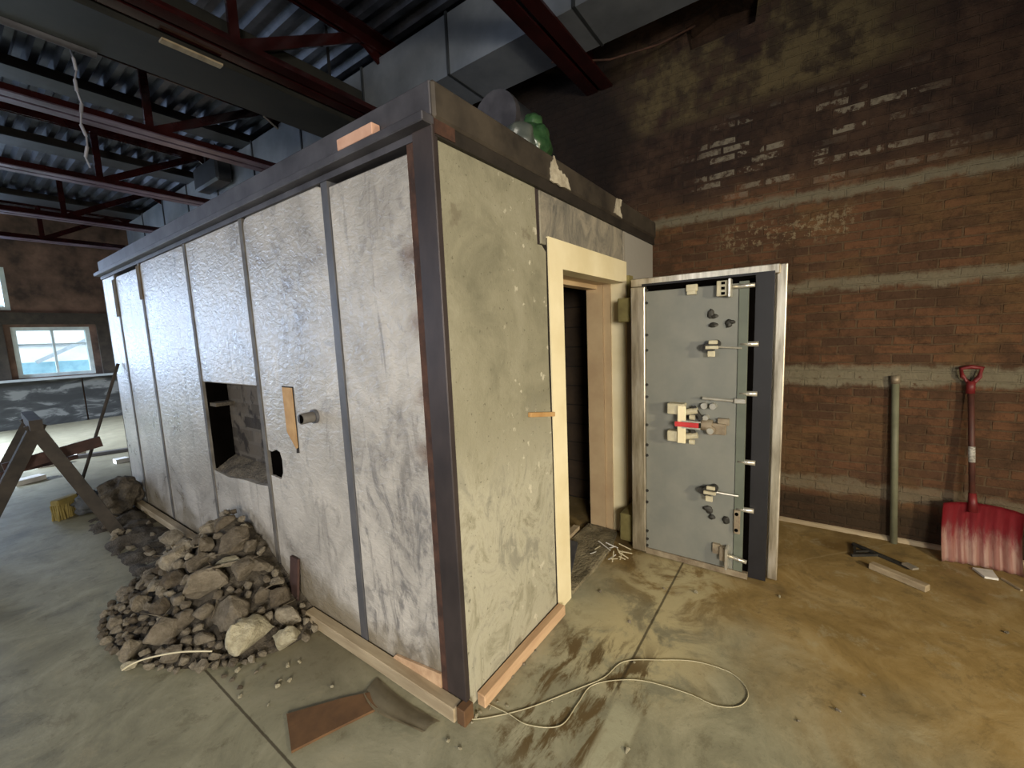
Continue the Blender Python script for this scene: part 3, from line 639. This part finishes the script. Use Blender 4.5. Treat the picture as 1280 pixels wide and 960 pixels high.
part(g, 'link_rod', MB().cyl((1.64, -.60, 1.155), (1.655, -.77, 1.145), .009, n=10).box(1.645, 1.672, -.775, -.838, 1.13, 1.16, .004), 'steel')
# small spindle knobs, with the rod to the bolt
for z in (1.47, .553):
    g = part(d, 'spindle', MB().cyl((1.62, -.635, z), (1.672, -.635, z), .03, n=16).cyl((1.625, -.672, z+.022), (1.672, -.672, z+.022), .024, n=16).cyl((1.63, -.60, z), (1.672, -.60, z), .02, n=12), 'grime')
    part(g, 'spindle_cap', MB().box(1.602, 1.622, -.618, -.69, z-.008, z+.012, .003).box(1.606, 1.622, -.63, -.672, z-.055, z-.02, .003).box(1.606, 1.622, -.635, -.685, z+.022, z+.045, .003), 'putty')
    part(g, 'spindle_rod', MB().cyl((1.635, -.68, z+.004), (1.66, -.81, z-.006), .006, n=8), 'steel')
def greasy(cs):
    m = MB()
    for y, z, a, b_ in cs: m.ball((1.668, y, z), 1, (.012, a, b_), 2, .35, 3, y*30)
    return m
part(d, 'cut_spindle', greasy([(-.635, 1.675, .02, .032), (-.655, 1.66, .022, .014)]), 'grime')
part(d, 'cut_spindle', greasy([(-.65, 1.607, .026, .016)]), 'grime')
part(d, 'cut_spindle', greasy([(-.735, 1.612, .02, .026), (-.752, 1.62, .02, .012)]), 'grime')
part(d, 'cut_spindle', greasy([(-.632, .427, .03, .02), (-.645, .415, .02, .024)]), 'grime')
part(d, 'cut_spindle', greasy([(-.66, .375, .02, .018)]), 'grime')
part(d, 'cut_spindle', greasy([(-.742, .372, .022, .026)]), 'grime')
part(d, 'strike_plate', MB().box(1.655, 1.669, -.787, -.822, .30, .455, .003), 'worn_edge')
part(d, 'strike_hole', MB().cyl((1.652, -.803, .43), (1.658, -.803, .43), .011, n=10).cyl((1.652, -.803, .325), (1.658, -.803, .325), .011, n=10), 'gap')

# ------------------------------------------------------------------ things on and against the vault
g = thing('plastic_bag', 'crumpled green and clear plastic bag on the vault roof', 'bag', (1.02, .24, 2.49))
part(g, 'green_side', MB().ball((1.08, .22, 2.70), .12, (.85, .75, 1.0), 4, .22, 1.8, 2).ball((1.1, .25, 2.83), .06, (1, 1, 1.1), 3, .25, 2, 5), 'green', True)
part(g, 'clear_side', MB().ball((.95, .25, 2.68), .12, (.8, .8, .95), 4, .22, 1.8, 9).ball((1.06, .26, 2.56), .09, (1.6, .9, .8), 3, .2, 2, 12), 'clear', True)
g = thing('flue_elbow', 'dark round flue elbow lying on the vault roof behind the green bag', 'flue', (1.55, .6, 2.49))
arc = [(1.45+.32*math.sin(a), .62, 3.02-.0+.32*math.cos(a)-.32) for a in [PI*.0+PI*.5*i/10 for i in range(11)]]
arc = [(1.25, .62, 3.02)] + arc + [(1.77, .62, 2.5)]
part(g, 'elbow', MB().tube(arc, .17, 20), 'black', True)
part(g, 'band', MB().cyl((1.22, .62, 3.02), (1.27, .62, 3.02), .178, n=24), 'beam')
part(g, 'band', MB().cyl((1.77, .62, 2.52), (1.77, .62, 2.57), .178, n=24), 'beam')

# ------------------------------------------------------------------ lumber along the base
def timber(name, a, b_, w, h, mat, label, cat='timber', group=None, bev=.004):
    m = MB().bar(a, b_, w, h, bev=bev); m.sub(1).rough(.003, 5)
    return solo(name, m, mat, label, cat, group)
timber('base_timber', (-.033, .015, .034), (-.035, 1.18, .034), .055, .066, 'lumber', 'pale weathered timber on the floor along the first wall panels, ending at the corner')
timber('base_timber', (.062, -.028, .03), (.785, -.032, .03), .045, .06, 'lumber_x', 'pinkish timber on the floor along the short side by the doorway')
timber('base_timber', (-.04, 2.9, .032), (-.05, 4.75, .032), .055, .06, 'lumber', 'pale timber on the floor along the far wall panels beyond the rubble')
solo('end_block', MB().box(-.052, .006, -.036, .009, .0, .075, .003), 'brownwood', 'small brown block standing at the foot of the corner angle', 'wood block')
m = MB().bar((-.05, 1.33, .004), (-.014, 1.33, .33), .085, .014, up=(1, 0, 0)); solo('leaning_board', m, 'redwood', 'short reddish board leaning on the wall beside the rubble pile', 'board')
solo('board_scrap', MB().prism([(-.432, .655), (-.505, .47), (-.33, .40), (-.165, .33), (-.118, .40), (-.25, .52)], 'z', .001, .012), 'brownwood', 'flat orange-brown board scrap lying on the floor before the corner', 'board')
# curled sheet metal
m = MB(); N = 14; rows = []
for i in range(N):
    f = i/(N-1); y = .49-.42*f; row = []
    for j in range(8):
        g_ = j/7; x = -.085 - .10*g_*(1+.15*math.sin(f*5)); z = .004+.018*math.sin(g_*PI)*(.4+.6*abs(math.sin(f*4))) + (.012 if j == 7 else 0)
        row.append(m.bm.verts.new((x-.03*f*(1-f)*2, y+.05*g_*f-.03*g_, z)))
    rows.append(row)
for a, b_ in zip(rows, rows[1:]):
    for j in range(7): m.bm.faces.new((a[j], a[j+1], b_[j+1], b_[j]))
bmesh.ops.solidify(m.bm, geom=m.bm.faces[:], thickness=.003)
solo('sheet_metal_flashing', m, 'flashing', 'curled grey-brown strip of sheet metal lying beside the base timber', 'sheet metal', smooth=True)
# cable
def bez(pts, n=8):
    P = [Vector(q) for q in pts]; out = []
    for i in range(len(P)-1):
        p0, p1, p2, p3 = P[max(i-1, 0)], P[i], P[i+1], P[min(i+2, len(P)-1)]
        for k in range(n):
            t_ = k/n
            out.append(.5*((2*p1)+(-p0+p2)*t_+(2*p0-5*p1+4*p2-p3)*t_*t_+(-p0+3*p1-3*p2+p3)*t_**3))
    return out+[P[-1]]
CABLE = [(-0.028, -0.008), (0.036, -0.086), (0.165, -0.203), (0.36, -0.333), (0.489, -0.412), (0.63, -0.456), (0.732, -0.598), (0.813, -0.744), (0.826, -0.897), (0.754, -0.969), (0.661, -0.949), (0.607, -0.866), (0.606, -0.754), (0.575, -0.589), (0.516, -0.479), (0.418, -0.384), (0.298, -0.372), (0.168, -0.357), (0.1, -0.245), (0.097, -0.146), (0.087, -0.046)]
solo('cable', MB().tube(bez([(x, y, .0045) for x, y in CABLE]), .0023, 6), 'cable', 'thin cream cable looped on the floor before the doorway', 'cable', smooth=True)
STRING = [(-0.792, 1.444, 0.111), (-0.756, 1.434, 0.122), (-0.718, 1.403, 0.134), (-0.671, 1.346, 0.147), (-0.613, 1.273, 0.156), (-0.569, 1.206, 0.159), (-0.525, 1.144, 0.156)]
solo('string', MB().tube(bez([(x, y, z) for x, y, z in STRING]), .004, 6), 'twine', 'pale string lying across the front foot of the rubble pile', 'string', smooth=True)

# ------------------------------------------------------------------ rubble
def pile_h(x, y):
    ry = .97 if y < 1.95 else .85
    r = math.sqrt(((x+.1)/.70)**2 + ((y-1.95)/ry)**2)
    return .53*max(0, 1-r)**1.25
m = MB(); nx, ny = 40, 60; gr = []
for i in range(nx+1):
    gr.append([])
    for j in range(ny+1):
        x = -.84+.838*i/nx; y = .9+1.98*j/ny
        h = pile_h(x, y); h = h*.93 - .022 + .03*noise.noise((x*9, y*9, 0))*min(1, h*8) + .02*noise.noise((x*23, y*23, 4))*min(1, h*8)
        gr[i].append(m.bm.verts.new((x, y, max(h, -.01))))
for i in range(nx):
    for j in range(ny): m.bm.faces.new((gr[i][j], gr[i+1][j], gr[i+1][j+1], gr[i][j+1]))
solo('rubble_dirt', m, 'dirt', 'grey dirt and fines filling the rubble pile beside the long wall', 'dirt', kind='stuff', smooth=True)
def chunk_mesh(i, n=15):
    rnd = random.Random(100+i); bm = bmesh.new()
    for k in range(n):
        q = Vector((rnd.gauss(0, 1), rnd.gauss(0, 1), rnd.gauss(0, 1))).normalized()*rnd.uniform(.75, 1.1)
        bm.verts.new((q.x, q.y*.85, q.z*.72))
    r = bmesh.ops.convex_hull(bm, input=bm.verts[:])
    bmesh.ops.delete(bm, geom=[g for g in r['geom_interior'] if isinstance(g, bmesh.types.BMVert)], context='VERTS')
    bmesh.ops.triangulate(bm, faces=bm.faces[:])
    bmesh.ops.bevel(bm, geom=bm.edges[:], offset=.07, segments=1, affect='EDGES')
    bmesh.ops.triangulate(bm, faces=bm.faces[:])
    bmesh.ops.subdivide_edges(bm, edges=[e for e in bm.edges if e.calc_length() > .25], cuts=2, use_grid_fill=True)
    bmesh.ops.triangulate(bm, faces=bm.faces[:])
    for v_ in bm.verts: v_.co *= 1 + .10*noise.noise(v_.co*2.6+Vector((i*5, 0, 0))) + .05*noise.noise(v_.co*7+Vector((i*5, 0, 0)))
    bmesh.ops.recalc_face_normals(bm, faces=bm.faces[:])
    me = bpy.data.meshes.new('rubble_chunk'); bm.to_mesh(me); bm.free(); return me
CH = []
for i in range(14):
    me = chunk_mesh(i); me.materials.append(MAT['rubble']); CH.append(me)
CHP = []
for i in (3, 8, 11):
    me = CH[i].copy(); me.materials.clear(); me.materials.append(MAT['rubble_pale']); CHP.append(me)
proto = bpy.data.objects.new('rubble_chunk', CH[0])
rr = random.Random(5)
def chunk(x, y, z, r, label, group, pale=False, flat=1.0, me=None):
    o = proto.copy(); o.data = me or (rr.choice(CHP) if pale else rr.choice(CH))
    o.location = (x, y, z); o.scale = (r*rr.uniform(.9, 1.2), r*rr.uniform(.85, 1.1), r*flat*rr.uniform(.85, 1.15))
    o.rotation_euler = (rr.uniform(-.6, .6), rr.uniform(-.6, .6), rr.uniform(0, 6.28))
    col.objects.link(o); o['label'] = label; o['category'] = 'rubble'
    if group: o['group'] = group
    return o
BIG = [(-0.175, 1.749, 0.395, 0.099, 'large rounded grey chunk at the top of the rubble pile', False), (-0.241, 1.667, 0.314, 0.061, 'pale knobbly chunk just under the top chunk of the rubble pile', True), (-0.365, 1.674, 0.256, 0.132, 'largest rough grey chunk in the middle of the rubble pile', False), (-0.192, 1.57, 0.282, 0.09, 'smooth flat-faced grey chunk on the wall side of the rubble pile', False), (-0.382, 2.097, 0.27, 0.091, '', False), (-0.441, 1.903, 0.238, 0.075, '', False), (-0.586, 1.633, 0.1, 0.099, 'big angular chunk low on the left front of the rubble pile', False), (-0.353, 1.407, 0.147, 0.111, 'pointed flat-faced chunk in the lower middle of the rubble pile', False), (-0.339, 1.219, 0.075, 0.12, 'broad pale chunk at the front foot of the rubble pile', True), (-0.219, 1.065, 0.047, 0.076, 'flat pale chunk apart at the right foot of the rubble pile', True), (-0.706, 1.708, 0.038, 0.062, '', False), (-0.503, 1.601, 0.133, 0.06, '', False), (-0.126, 1.319, 0.151, 0.073, '', False), (-0.149, 1.194, 0.088, 0.071, '', False), (-0.481, 1.755, 0.186, 0.048, '', False), (-0.481, 1.402, 0.083, 0.048, '', False), (-0.548, 1.82, 0.149, 0.052, '', False), (-0.312, 2.151, 0.302, 0.088, '', False), (-0.273, 1.905, 0.377, 0.068, '', False), (-0.113, 1.565, 0.288, 0.072, '', False), (-0.194, 1.386, 0.174, 0.058, '', False), (-0.598, 1.461, 0.049, 0.06, '', False), (-0.729, 1.617, 0.024, 0.038, '', True), (-0.694, 2.04, 0.055, 0.048, 'flat grey chunk lying out at the left edge of the rubble pile', False), (-0.143, 3.024, 0.066, 0.099, '', False), (-0.157, 1.893, 0.473, 0.065, '', False), (-0.113, 1.676, 0.353, 0.053, '', False)]
placed = []
for x, y, z, r, lab, pale in BIG:
    r *= 1.16
    x = min(x, -.035-r*1.2)
    chunk(x, y, z, r, lab or 'grey broken concrete chunk heaped in the rubble pile beside the long wall', 'rubble chunks in the pile', pale)
    placed.append((x, y, z, r))
n = 0; tries = 0
while n < 225 and tries < 20000:
    tries += 1
    x = rr.uniform(-.80, -.03); y = rr.uniform(.98, 2.7); h = pile_h(x, y)
    if h < .012: continue
    if y > 2.3 and rr.random() < .6: continue
    r = rr.choice((.03, .038, .045, .045, .055, .065)) * (1.1 if h > .1 else .75)
    if x + r*1.25 > -.02: continue
    z = max(h + r*.12, r*.7)
    if any((x-a)**2+(y-b_)**2+(z-c_)**2 < (.72*(r+s))**2 for a, b_, c_, s in placed): continue
    placed.append((x, y, z, r)); n += 1
    chunk(x, y, z, r, 'grey broken concrete chunk heaped in the rubble pile beside the long wall', 'rubble chunks in the pile')
# crumbs on the floor near the pile and round the vault
CRUMBS = [(-0.442, 1.114, 0.0158, True), (-0.502, 0.936, 0.0117, True), (-0.377, 0.864, 0.0121, False), (-0.355, 0.871, 0.0122, True), (-0.396, 1.024, 0.0126, False), (-0.355, 1.033, 0.016, False), (-0.483, 1.071, 0.0184, False), (-0.289, 0.929, 0.0159, True), (-0.451, 0.78, 0.0086, True), (-0.239, 0.623, 0.0119, True), (-0.378, 0.847, 0.015, True), (-0.33, 0.832, 0.0122, True), (-0.483, 0.986, 0.018, False), (-0.495, 1.133, 0.0156, False), (-0.239, 0.908, 0.0129, True), (-0.131, -0.016, 0.0102, True), (-0.153, 0.099, 0.0079, True), (0.217, -0.624, 0.0122, True), (0.851, -1.285, 0.0132, False), (1.08, -0.137, 0.0158, False), (0.035, -0.044, 0.0109, True), (0.075, -0.064, 0.0083, True), (0.011, -0.041, 0.0135, True), (0.119, -0.074, 0.0084, True), (0.129, -0.119, 0.0083, True), (0.263, -0.05, 0.012, False), (0.353, -0.058, 0.0124, False), (-0.018, -0.044, 0.008, True), (0.459, -0.051, 0.0097, False), (-0.129, -0.078, 0.01, True), (0.252, -0.272, 0.0056, True), (0.652, -0.499, 0.0093, True), (1.833, -1.997, 0.0129, False), (1.315, -0.456, 0.0119, False), (0.912, -0.383, 0.0141, False), (1.374, -0.629, 0.0155, True), (1.587, -1.047, 0.0113, True), (0.998, -1.378, 0.0082, False), (0.709, -1.152, 0.0078, False)]
for x, y, r, pale in CRUMBS:
    chunk(x, y, r*.55, r, 'small concrete crumb scattered on the open floor around the vault', 'crumbs on the floor', pale, .8)
for k in range(26):
    x = rr.uniform(-.40, -.1); y = rr.uniform(2.75, 4.3); r = rr.uniform(.02, .05)
    chunk(x, y, r*.6, r, 'small dark chunk strewn along the long wall beyond the rubble pile', 'chunks strewn beyond the pile')
m = MB(); gr = []
for i in range(21):
    gr.append([])
    for j in range(41):
        x = -.55+.52*i/20; y = 2.55+2.0*j/40
        e = min(i, 20-i if i < 20 else 1, j, 40-j)/4
        h = (.045+.06*noise.noise((x*6, y*5, 8))+.03*noise.noise((x*17, y*15, 2)))*min(1, max(0, e)) - .016 - .03*max(0, (-.25-x)/.3)
        gr[i].append(m.bm.verts.new((x, y, max(h, -.012))))
for i in range(20):
    for j in range(40): m.bm.faces.new((gr[i][j], gr[i+1][j], gr[i+1][j+1], gr[i][j+1]))
solo('dirt_drift', m, 'dirt', 'brown-grey dirt drifted along the long wall beyond the rubble pile', 'dirt', kind='stuff', smooth=True)
m = MB().ball((-.19, 4.42, .17), .19, (.9, 1, .95), 4, .3, 2.2, 4); m.rough(.02, 14)
solo('masonry_lump', m, 'dirt', 'big dark lump of masonry by the wall behind the trestle leg', 'masonry lump')

# splinters before the doorway
rs = random.Random(11)
for k in range(14):
    x = 1.55+rs.uniform(-.12, .22); y = -.03+rs.uniform(-.10, .10); a = rs.uniform(0, PI); l_ = rs.uniform(.02, .06)
    solo('splinter', MB().bar((x-l_*math.cos(a), y-l_*math.sin(a), .022), (x+l_*math.cos(a), y+l_*math.sin(a), .03+rs.uniform(0, .02)), .007, .004), 'twine' if k % 3 else 'white',
         'pale splinter lying on the floor at the doorway threshold', 'splinter', 'splinters at the threshold')

# ------------------------------------------------------------------ against the brick wall
s = thing('snow_shovel', 'red plastic snow shovel leaning on the brick wall', 'shovel', (2.6, -2.07, 0))
m = MB(); NU, NV = 31, 16; gr = []
for j in range(NV+1):
    f = j/NV; row = []
    for i in range(NU+1):
        g_ = i/NU; y = -1.895-.355*g_
        wv = .5-.5*math.cos(g_*PI*14)
        x = 2.575 + .075*f + .035*math.sin(f*PI)*1.0 + .02*wv*(1-f)**.6 - .03*abs(2*g_-1)**3
        z = .004 + .395*f - .02*f*abs(2*g_-1)**2*(1 if f > .5 else 0)
        row.append(m.bm.verts.new((x, y, z)))
    gr.append(row)
for j in range(NV):
    for i in range(NU): m.bm.faces.new((gr[j][i], gr[j][i+1], gr[j+1][i+1], gr[j+1][i]))
bmesh.ops.solidify(m.bm, geom=m.bm.faces[:], thickness=.006)
part(s, 'blade', m, 'red_blade', True)
part(s, 'socket', MB().cyl((2.640, -2.037, .34), (2.656, -2.029, .46), .024, .019, 14), 'red', True)
hd = part(s, 'handle', MB().cyl((2.648, -2.032, .38), (2.722, -1.995, 1.16), .0155, n=14), 'handle', True)
part(hd, 'sticker', MB().cyl((2.6745, -2.019, .66), (2.6835, -2.0145, .76), .0165, n=14), 'label', True)
part(s, 'grip', MB().tube([(2.722, -1.995, 1.13), (2.724, -1.985, 1.17), (2.726, -1.955, 1.21), (2.728, -1.945, 1.262), (2.728, -1.99, 1.272), (2.728, -2.04, 1.266), (2.726, -2.03, 1.21), (2.724, -2.005, 1.17), (2.722, -1.995, 1.13)], .0135, 10).cyl((2.722, -1.995, 1.10), (2.723, -1.994, 1.18), .022, n=12), 'red', True)
s = thing('steel_pipe', 'grey-green pipe standing upright against the brick wall', 'pipe', (2.715, -1.675, 0))
part(s, 'shaft', MB().cyl((2.712, -1.680, 0), (2.732, -1.634, 1.17), .021, n=20), 'pipe', True)
part(s, 'coupling', MB().cyl((2.731, -1.636, 1.15), (2.733, -1.632, 1.205), .025, n=20), 'worn_edge', True)
timber('lumber_offcut', (2.235, -1.51, .021), (2.085, -1.755, .021), .05, .04, 'lumber', 'short weathered lumber offcut on the floor by the brick wall', 'lumber')
s = thing('clamp_tool', 'black metal clamp tool lying behind the lumber offcut', 'tool', (2.42, -1.55, 0))
part(s, 'bar', MB().bar((2.53, -1.44, .012), (2.33, -1.715, .012), .022, .018), 'grime')
part(s, 'arm', MB().bar((2.34, -1.42, .01), (2.44, -1.58, .012), .016, .016).bar((2.53, -1.45, .012), (2.36, -1.44, .01), .014, .014).bar((2.41, -1.44, .01), (2.46, -1.52, .012), .012, .012), 'grime')
part(s, 'tip', MB().bar((2.36, -1.69, .022), (2.31, -1.735, .022), .045, .012), 'steel', label='bright metal tip')
solo('white_scrap', MB().prism([(2.53, -2.03), (2.55, -2.12), (2.44, -2.12), (2.43, -2.06)], 'z', .001, .014), 'white', 'flat white scrap under the front lip of the snow shovel', 'scrap')
solo('thin_stick', MB().bar((2.47, -2.14, .006), (2.36, -2.19, .006), .012, .01), 'lumber', 'thin pale stick on the floor before the snow shovel', 'stick')
solo('wall_mortar_kerb', MB().prism([(XB-.03, 0), (XB-.002, 0), (XB-.002, .028), (XB-.015, .022)], 'y', -2.9, -.2).sub(2).rough(.01, 9), 'lumber', 'pale mortar kerb along the foot of the brick wall', 'kerb')

# ------------------------------------------------------------------ far left: trestle, broom, bits on the floor
s = thing('sawhorse', 'dark timber sawhorse standing on the floor left of the rubble pile', 'sawhorse', (-.7, 4.1, 0))
for (ya, xa) in ((3.78, -.71), (4.38, -.68)):
    for sd, fx in ((1, xa+.37), (-1, xa-.50)):
        part(s, 'leg', MB().bar((xa-.02*sd, ya, 1.06), (fx, ya-.04 if ya < 4 else ya+.08, .0), .05, .085), 'darkwood')
part(s, 'rail', MB().bar((-.715, 3.66, 1.06), (-.68, 4.5, 1.06), .07, .08), 'darkwood')
part(s, 'brace', MB().bar((-.90, 3.86, .735), (-.34, 3.90, .82), .03, .09), 'redwood')
part(s, 'brace', MB().bar((-.90, 4.31, .62), (-.44, 4.31, .65), .03, .035), 'redwood')
s = thing('push_broom', 'long handled broom with yellowish head leaning against the vault', 'broom', (-.4, 4.8, 0))
part(s, 'handle', MB().cyl((-.45, 4.80, .10), (-.02, 4.56, 1.47), .014, .014, 12), 'darkwood', True)
part(s, 'head', MB().bar((-.60, 4.70, .17), (-.43, 4.82, .17), .08, .06, bev=.01), 'yellow')
m = MB()
for i in range(14):
    for j in range(4):
        f = i/13; a = Vector((-.60+.17*f, 4.70+.12*f, .15)) + Vector((.022*(j-1.5)*.6, -.022*(j-1.5)*.8, 0)); m.cyl(a, a+Vector((rr.uniform(-.015, .015), rr.uniform(-.015, .015), -.148)), .007, .009, 5)
part(s, 'bristles', m, 'yellow')
m = MB().ball((-.34, 4.68, .11), .13, (1.1, .9, .85), 4, .35, 2.4, 21)
solo('rubbish_bag', m, 'bluegrey', 'slumped blue-grey rubbish bag beside the broom head', 'bag', smooth=True)
for (x, y, a, sx, sy, lab) in ((-.57, 6.83, .5, .26, .15, 'white foam scrap on the floor between the sawhorse legs'), (-.30, 7.7, .2, .2, .10, 'white foam scrap on the floor beyond the first foam scrap'),
                          (.07, 8.05, .9, .16, .08, 'small white scrap on the floor farthest off by the window light'), (.32, 6.9, .3, .14, .14, 'grey-white scrap on the floor beside the far end of the vault')):
    M_ = Matrix.Rotation(a, 3, 'Z'); q = [M_ @ Vector(c_) for c_ in ((-sx, -sy*.6, 0), (sx*.8, -sy, 0), (sx, sy*.7, 0), (-sx*.6, sy, 0))]
    solo('foam_scrap', MB().prism([(x+c_.x*.6, y+c_.y*.6) for c_ in q], 'z', .002, .06), 'white', lab, 'scrap')
timber('far_board', (-1.2, 8.3, .03), (.75, 7.6, .03), .10, .05, 'darkwood', 'long dark board on the floor beyond the sawhorse', 'board')

# ------------------------------------------------------------------ light
w = bpy.data.worlds.new('world'); scene.world = w; w.use_nodes = True
bg = w.node_tree.nodes['Background']; bg.inputs[0].default_value = (.78, .88, 1, 1); bg.inputs[1].default_value = 4.5
def lamp(name, typ, loc, target, energy, color, **kw):
    ld = bpy.data.lights.new(name, typ); ld.energy = energy; ld.color = color
    for k, v_ in kw.items(): setattr(ld, k, v_)
    o = bpy.data.objects.new(name, ld); col.objects.link(o); o.location = loc
    o.rotation_euler = (Vector(target)-Vector(loc)).to_track_quat('-Z', 'Y').to_euler()
    return o
# work lamp behind and right of the camera
lamp('work_lamp', 'SPOT', (-.35, -4.4, 1.75), (1.3, -.5, .45), 470, (1.0, .85, .58), spot_size=math.radians(100), spot_blend=1.0, shadow_soft_size=.12)
# added fill behind the camera, to its left, lifting walls and door
lamp('added_fill', 'AREA', (-3.6, -3.6, 1.9), (.2, .6, .7), 125, (1.0, .93, .82), shape='DISK', size=1.4, spread=math.radians(110))
# daylight at the far windows
for i, (x0, x1, z0, z1) in enumerate(wins):
    lamp('daylight', 'AREA', ((x0+x1)/2, YF+.32, (z0+z1)/2), ((x0+x1)/2, 0, (z0+z1)/2-3.5), 46*(x1-x0)*(z1-z0)/1, (.60, .71, 1.0), shape='RECTANGLE', size=x1-x0, size_y=z1-z0)
# daylight from the windows of the left side
for y in (1.5, 5.0, 8.5):
    lamp('daylight_side', 'AREA', (XL+.1, y, 2.3), (0, y, -.3), 62, (.84, .89, 1.0), shape='RECTANGLE', size=1.8, size_y=1.8, spread=math.radians(110))
# added lamp to brighten the floor by the far wall; no window stands there
lamp('floor_fill', 'AREA', (XL+.1, 10.2, 2.6), (-1.2, 9.8, 0), 1200, (.70, .82, 1.0), shape='RECTANGLE', size=1.6, size_y=1.4, spread=math.radians(50))
scene.view_settings.view_transform = 'Standard'
scene.view_settings.look = 'None'
scene.view_settings.exposure = 0
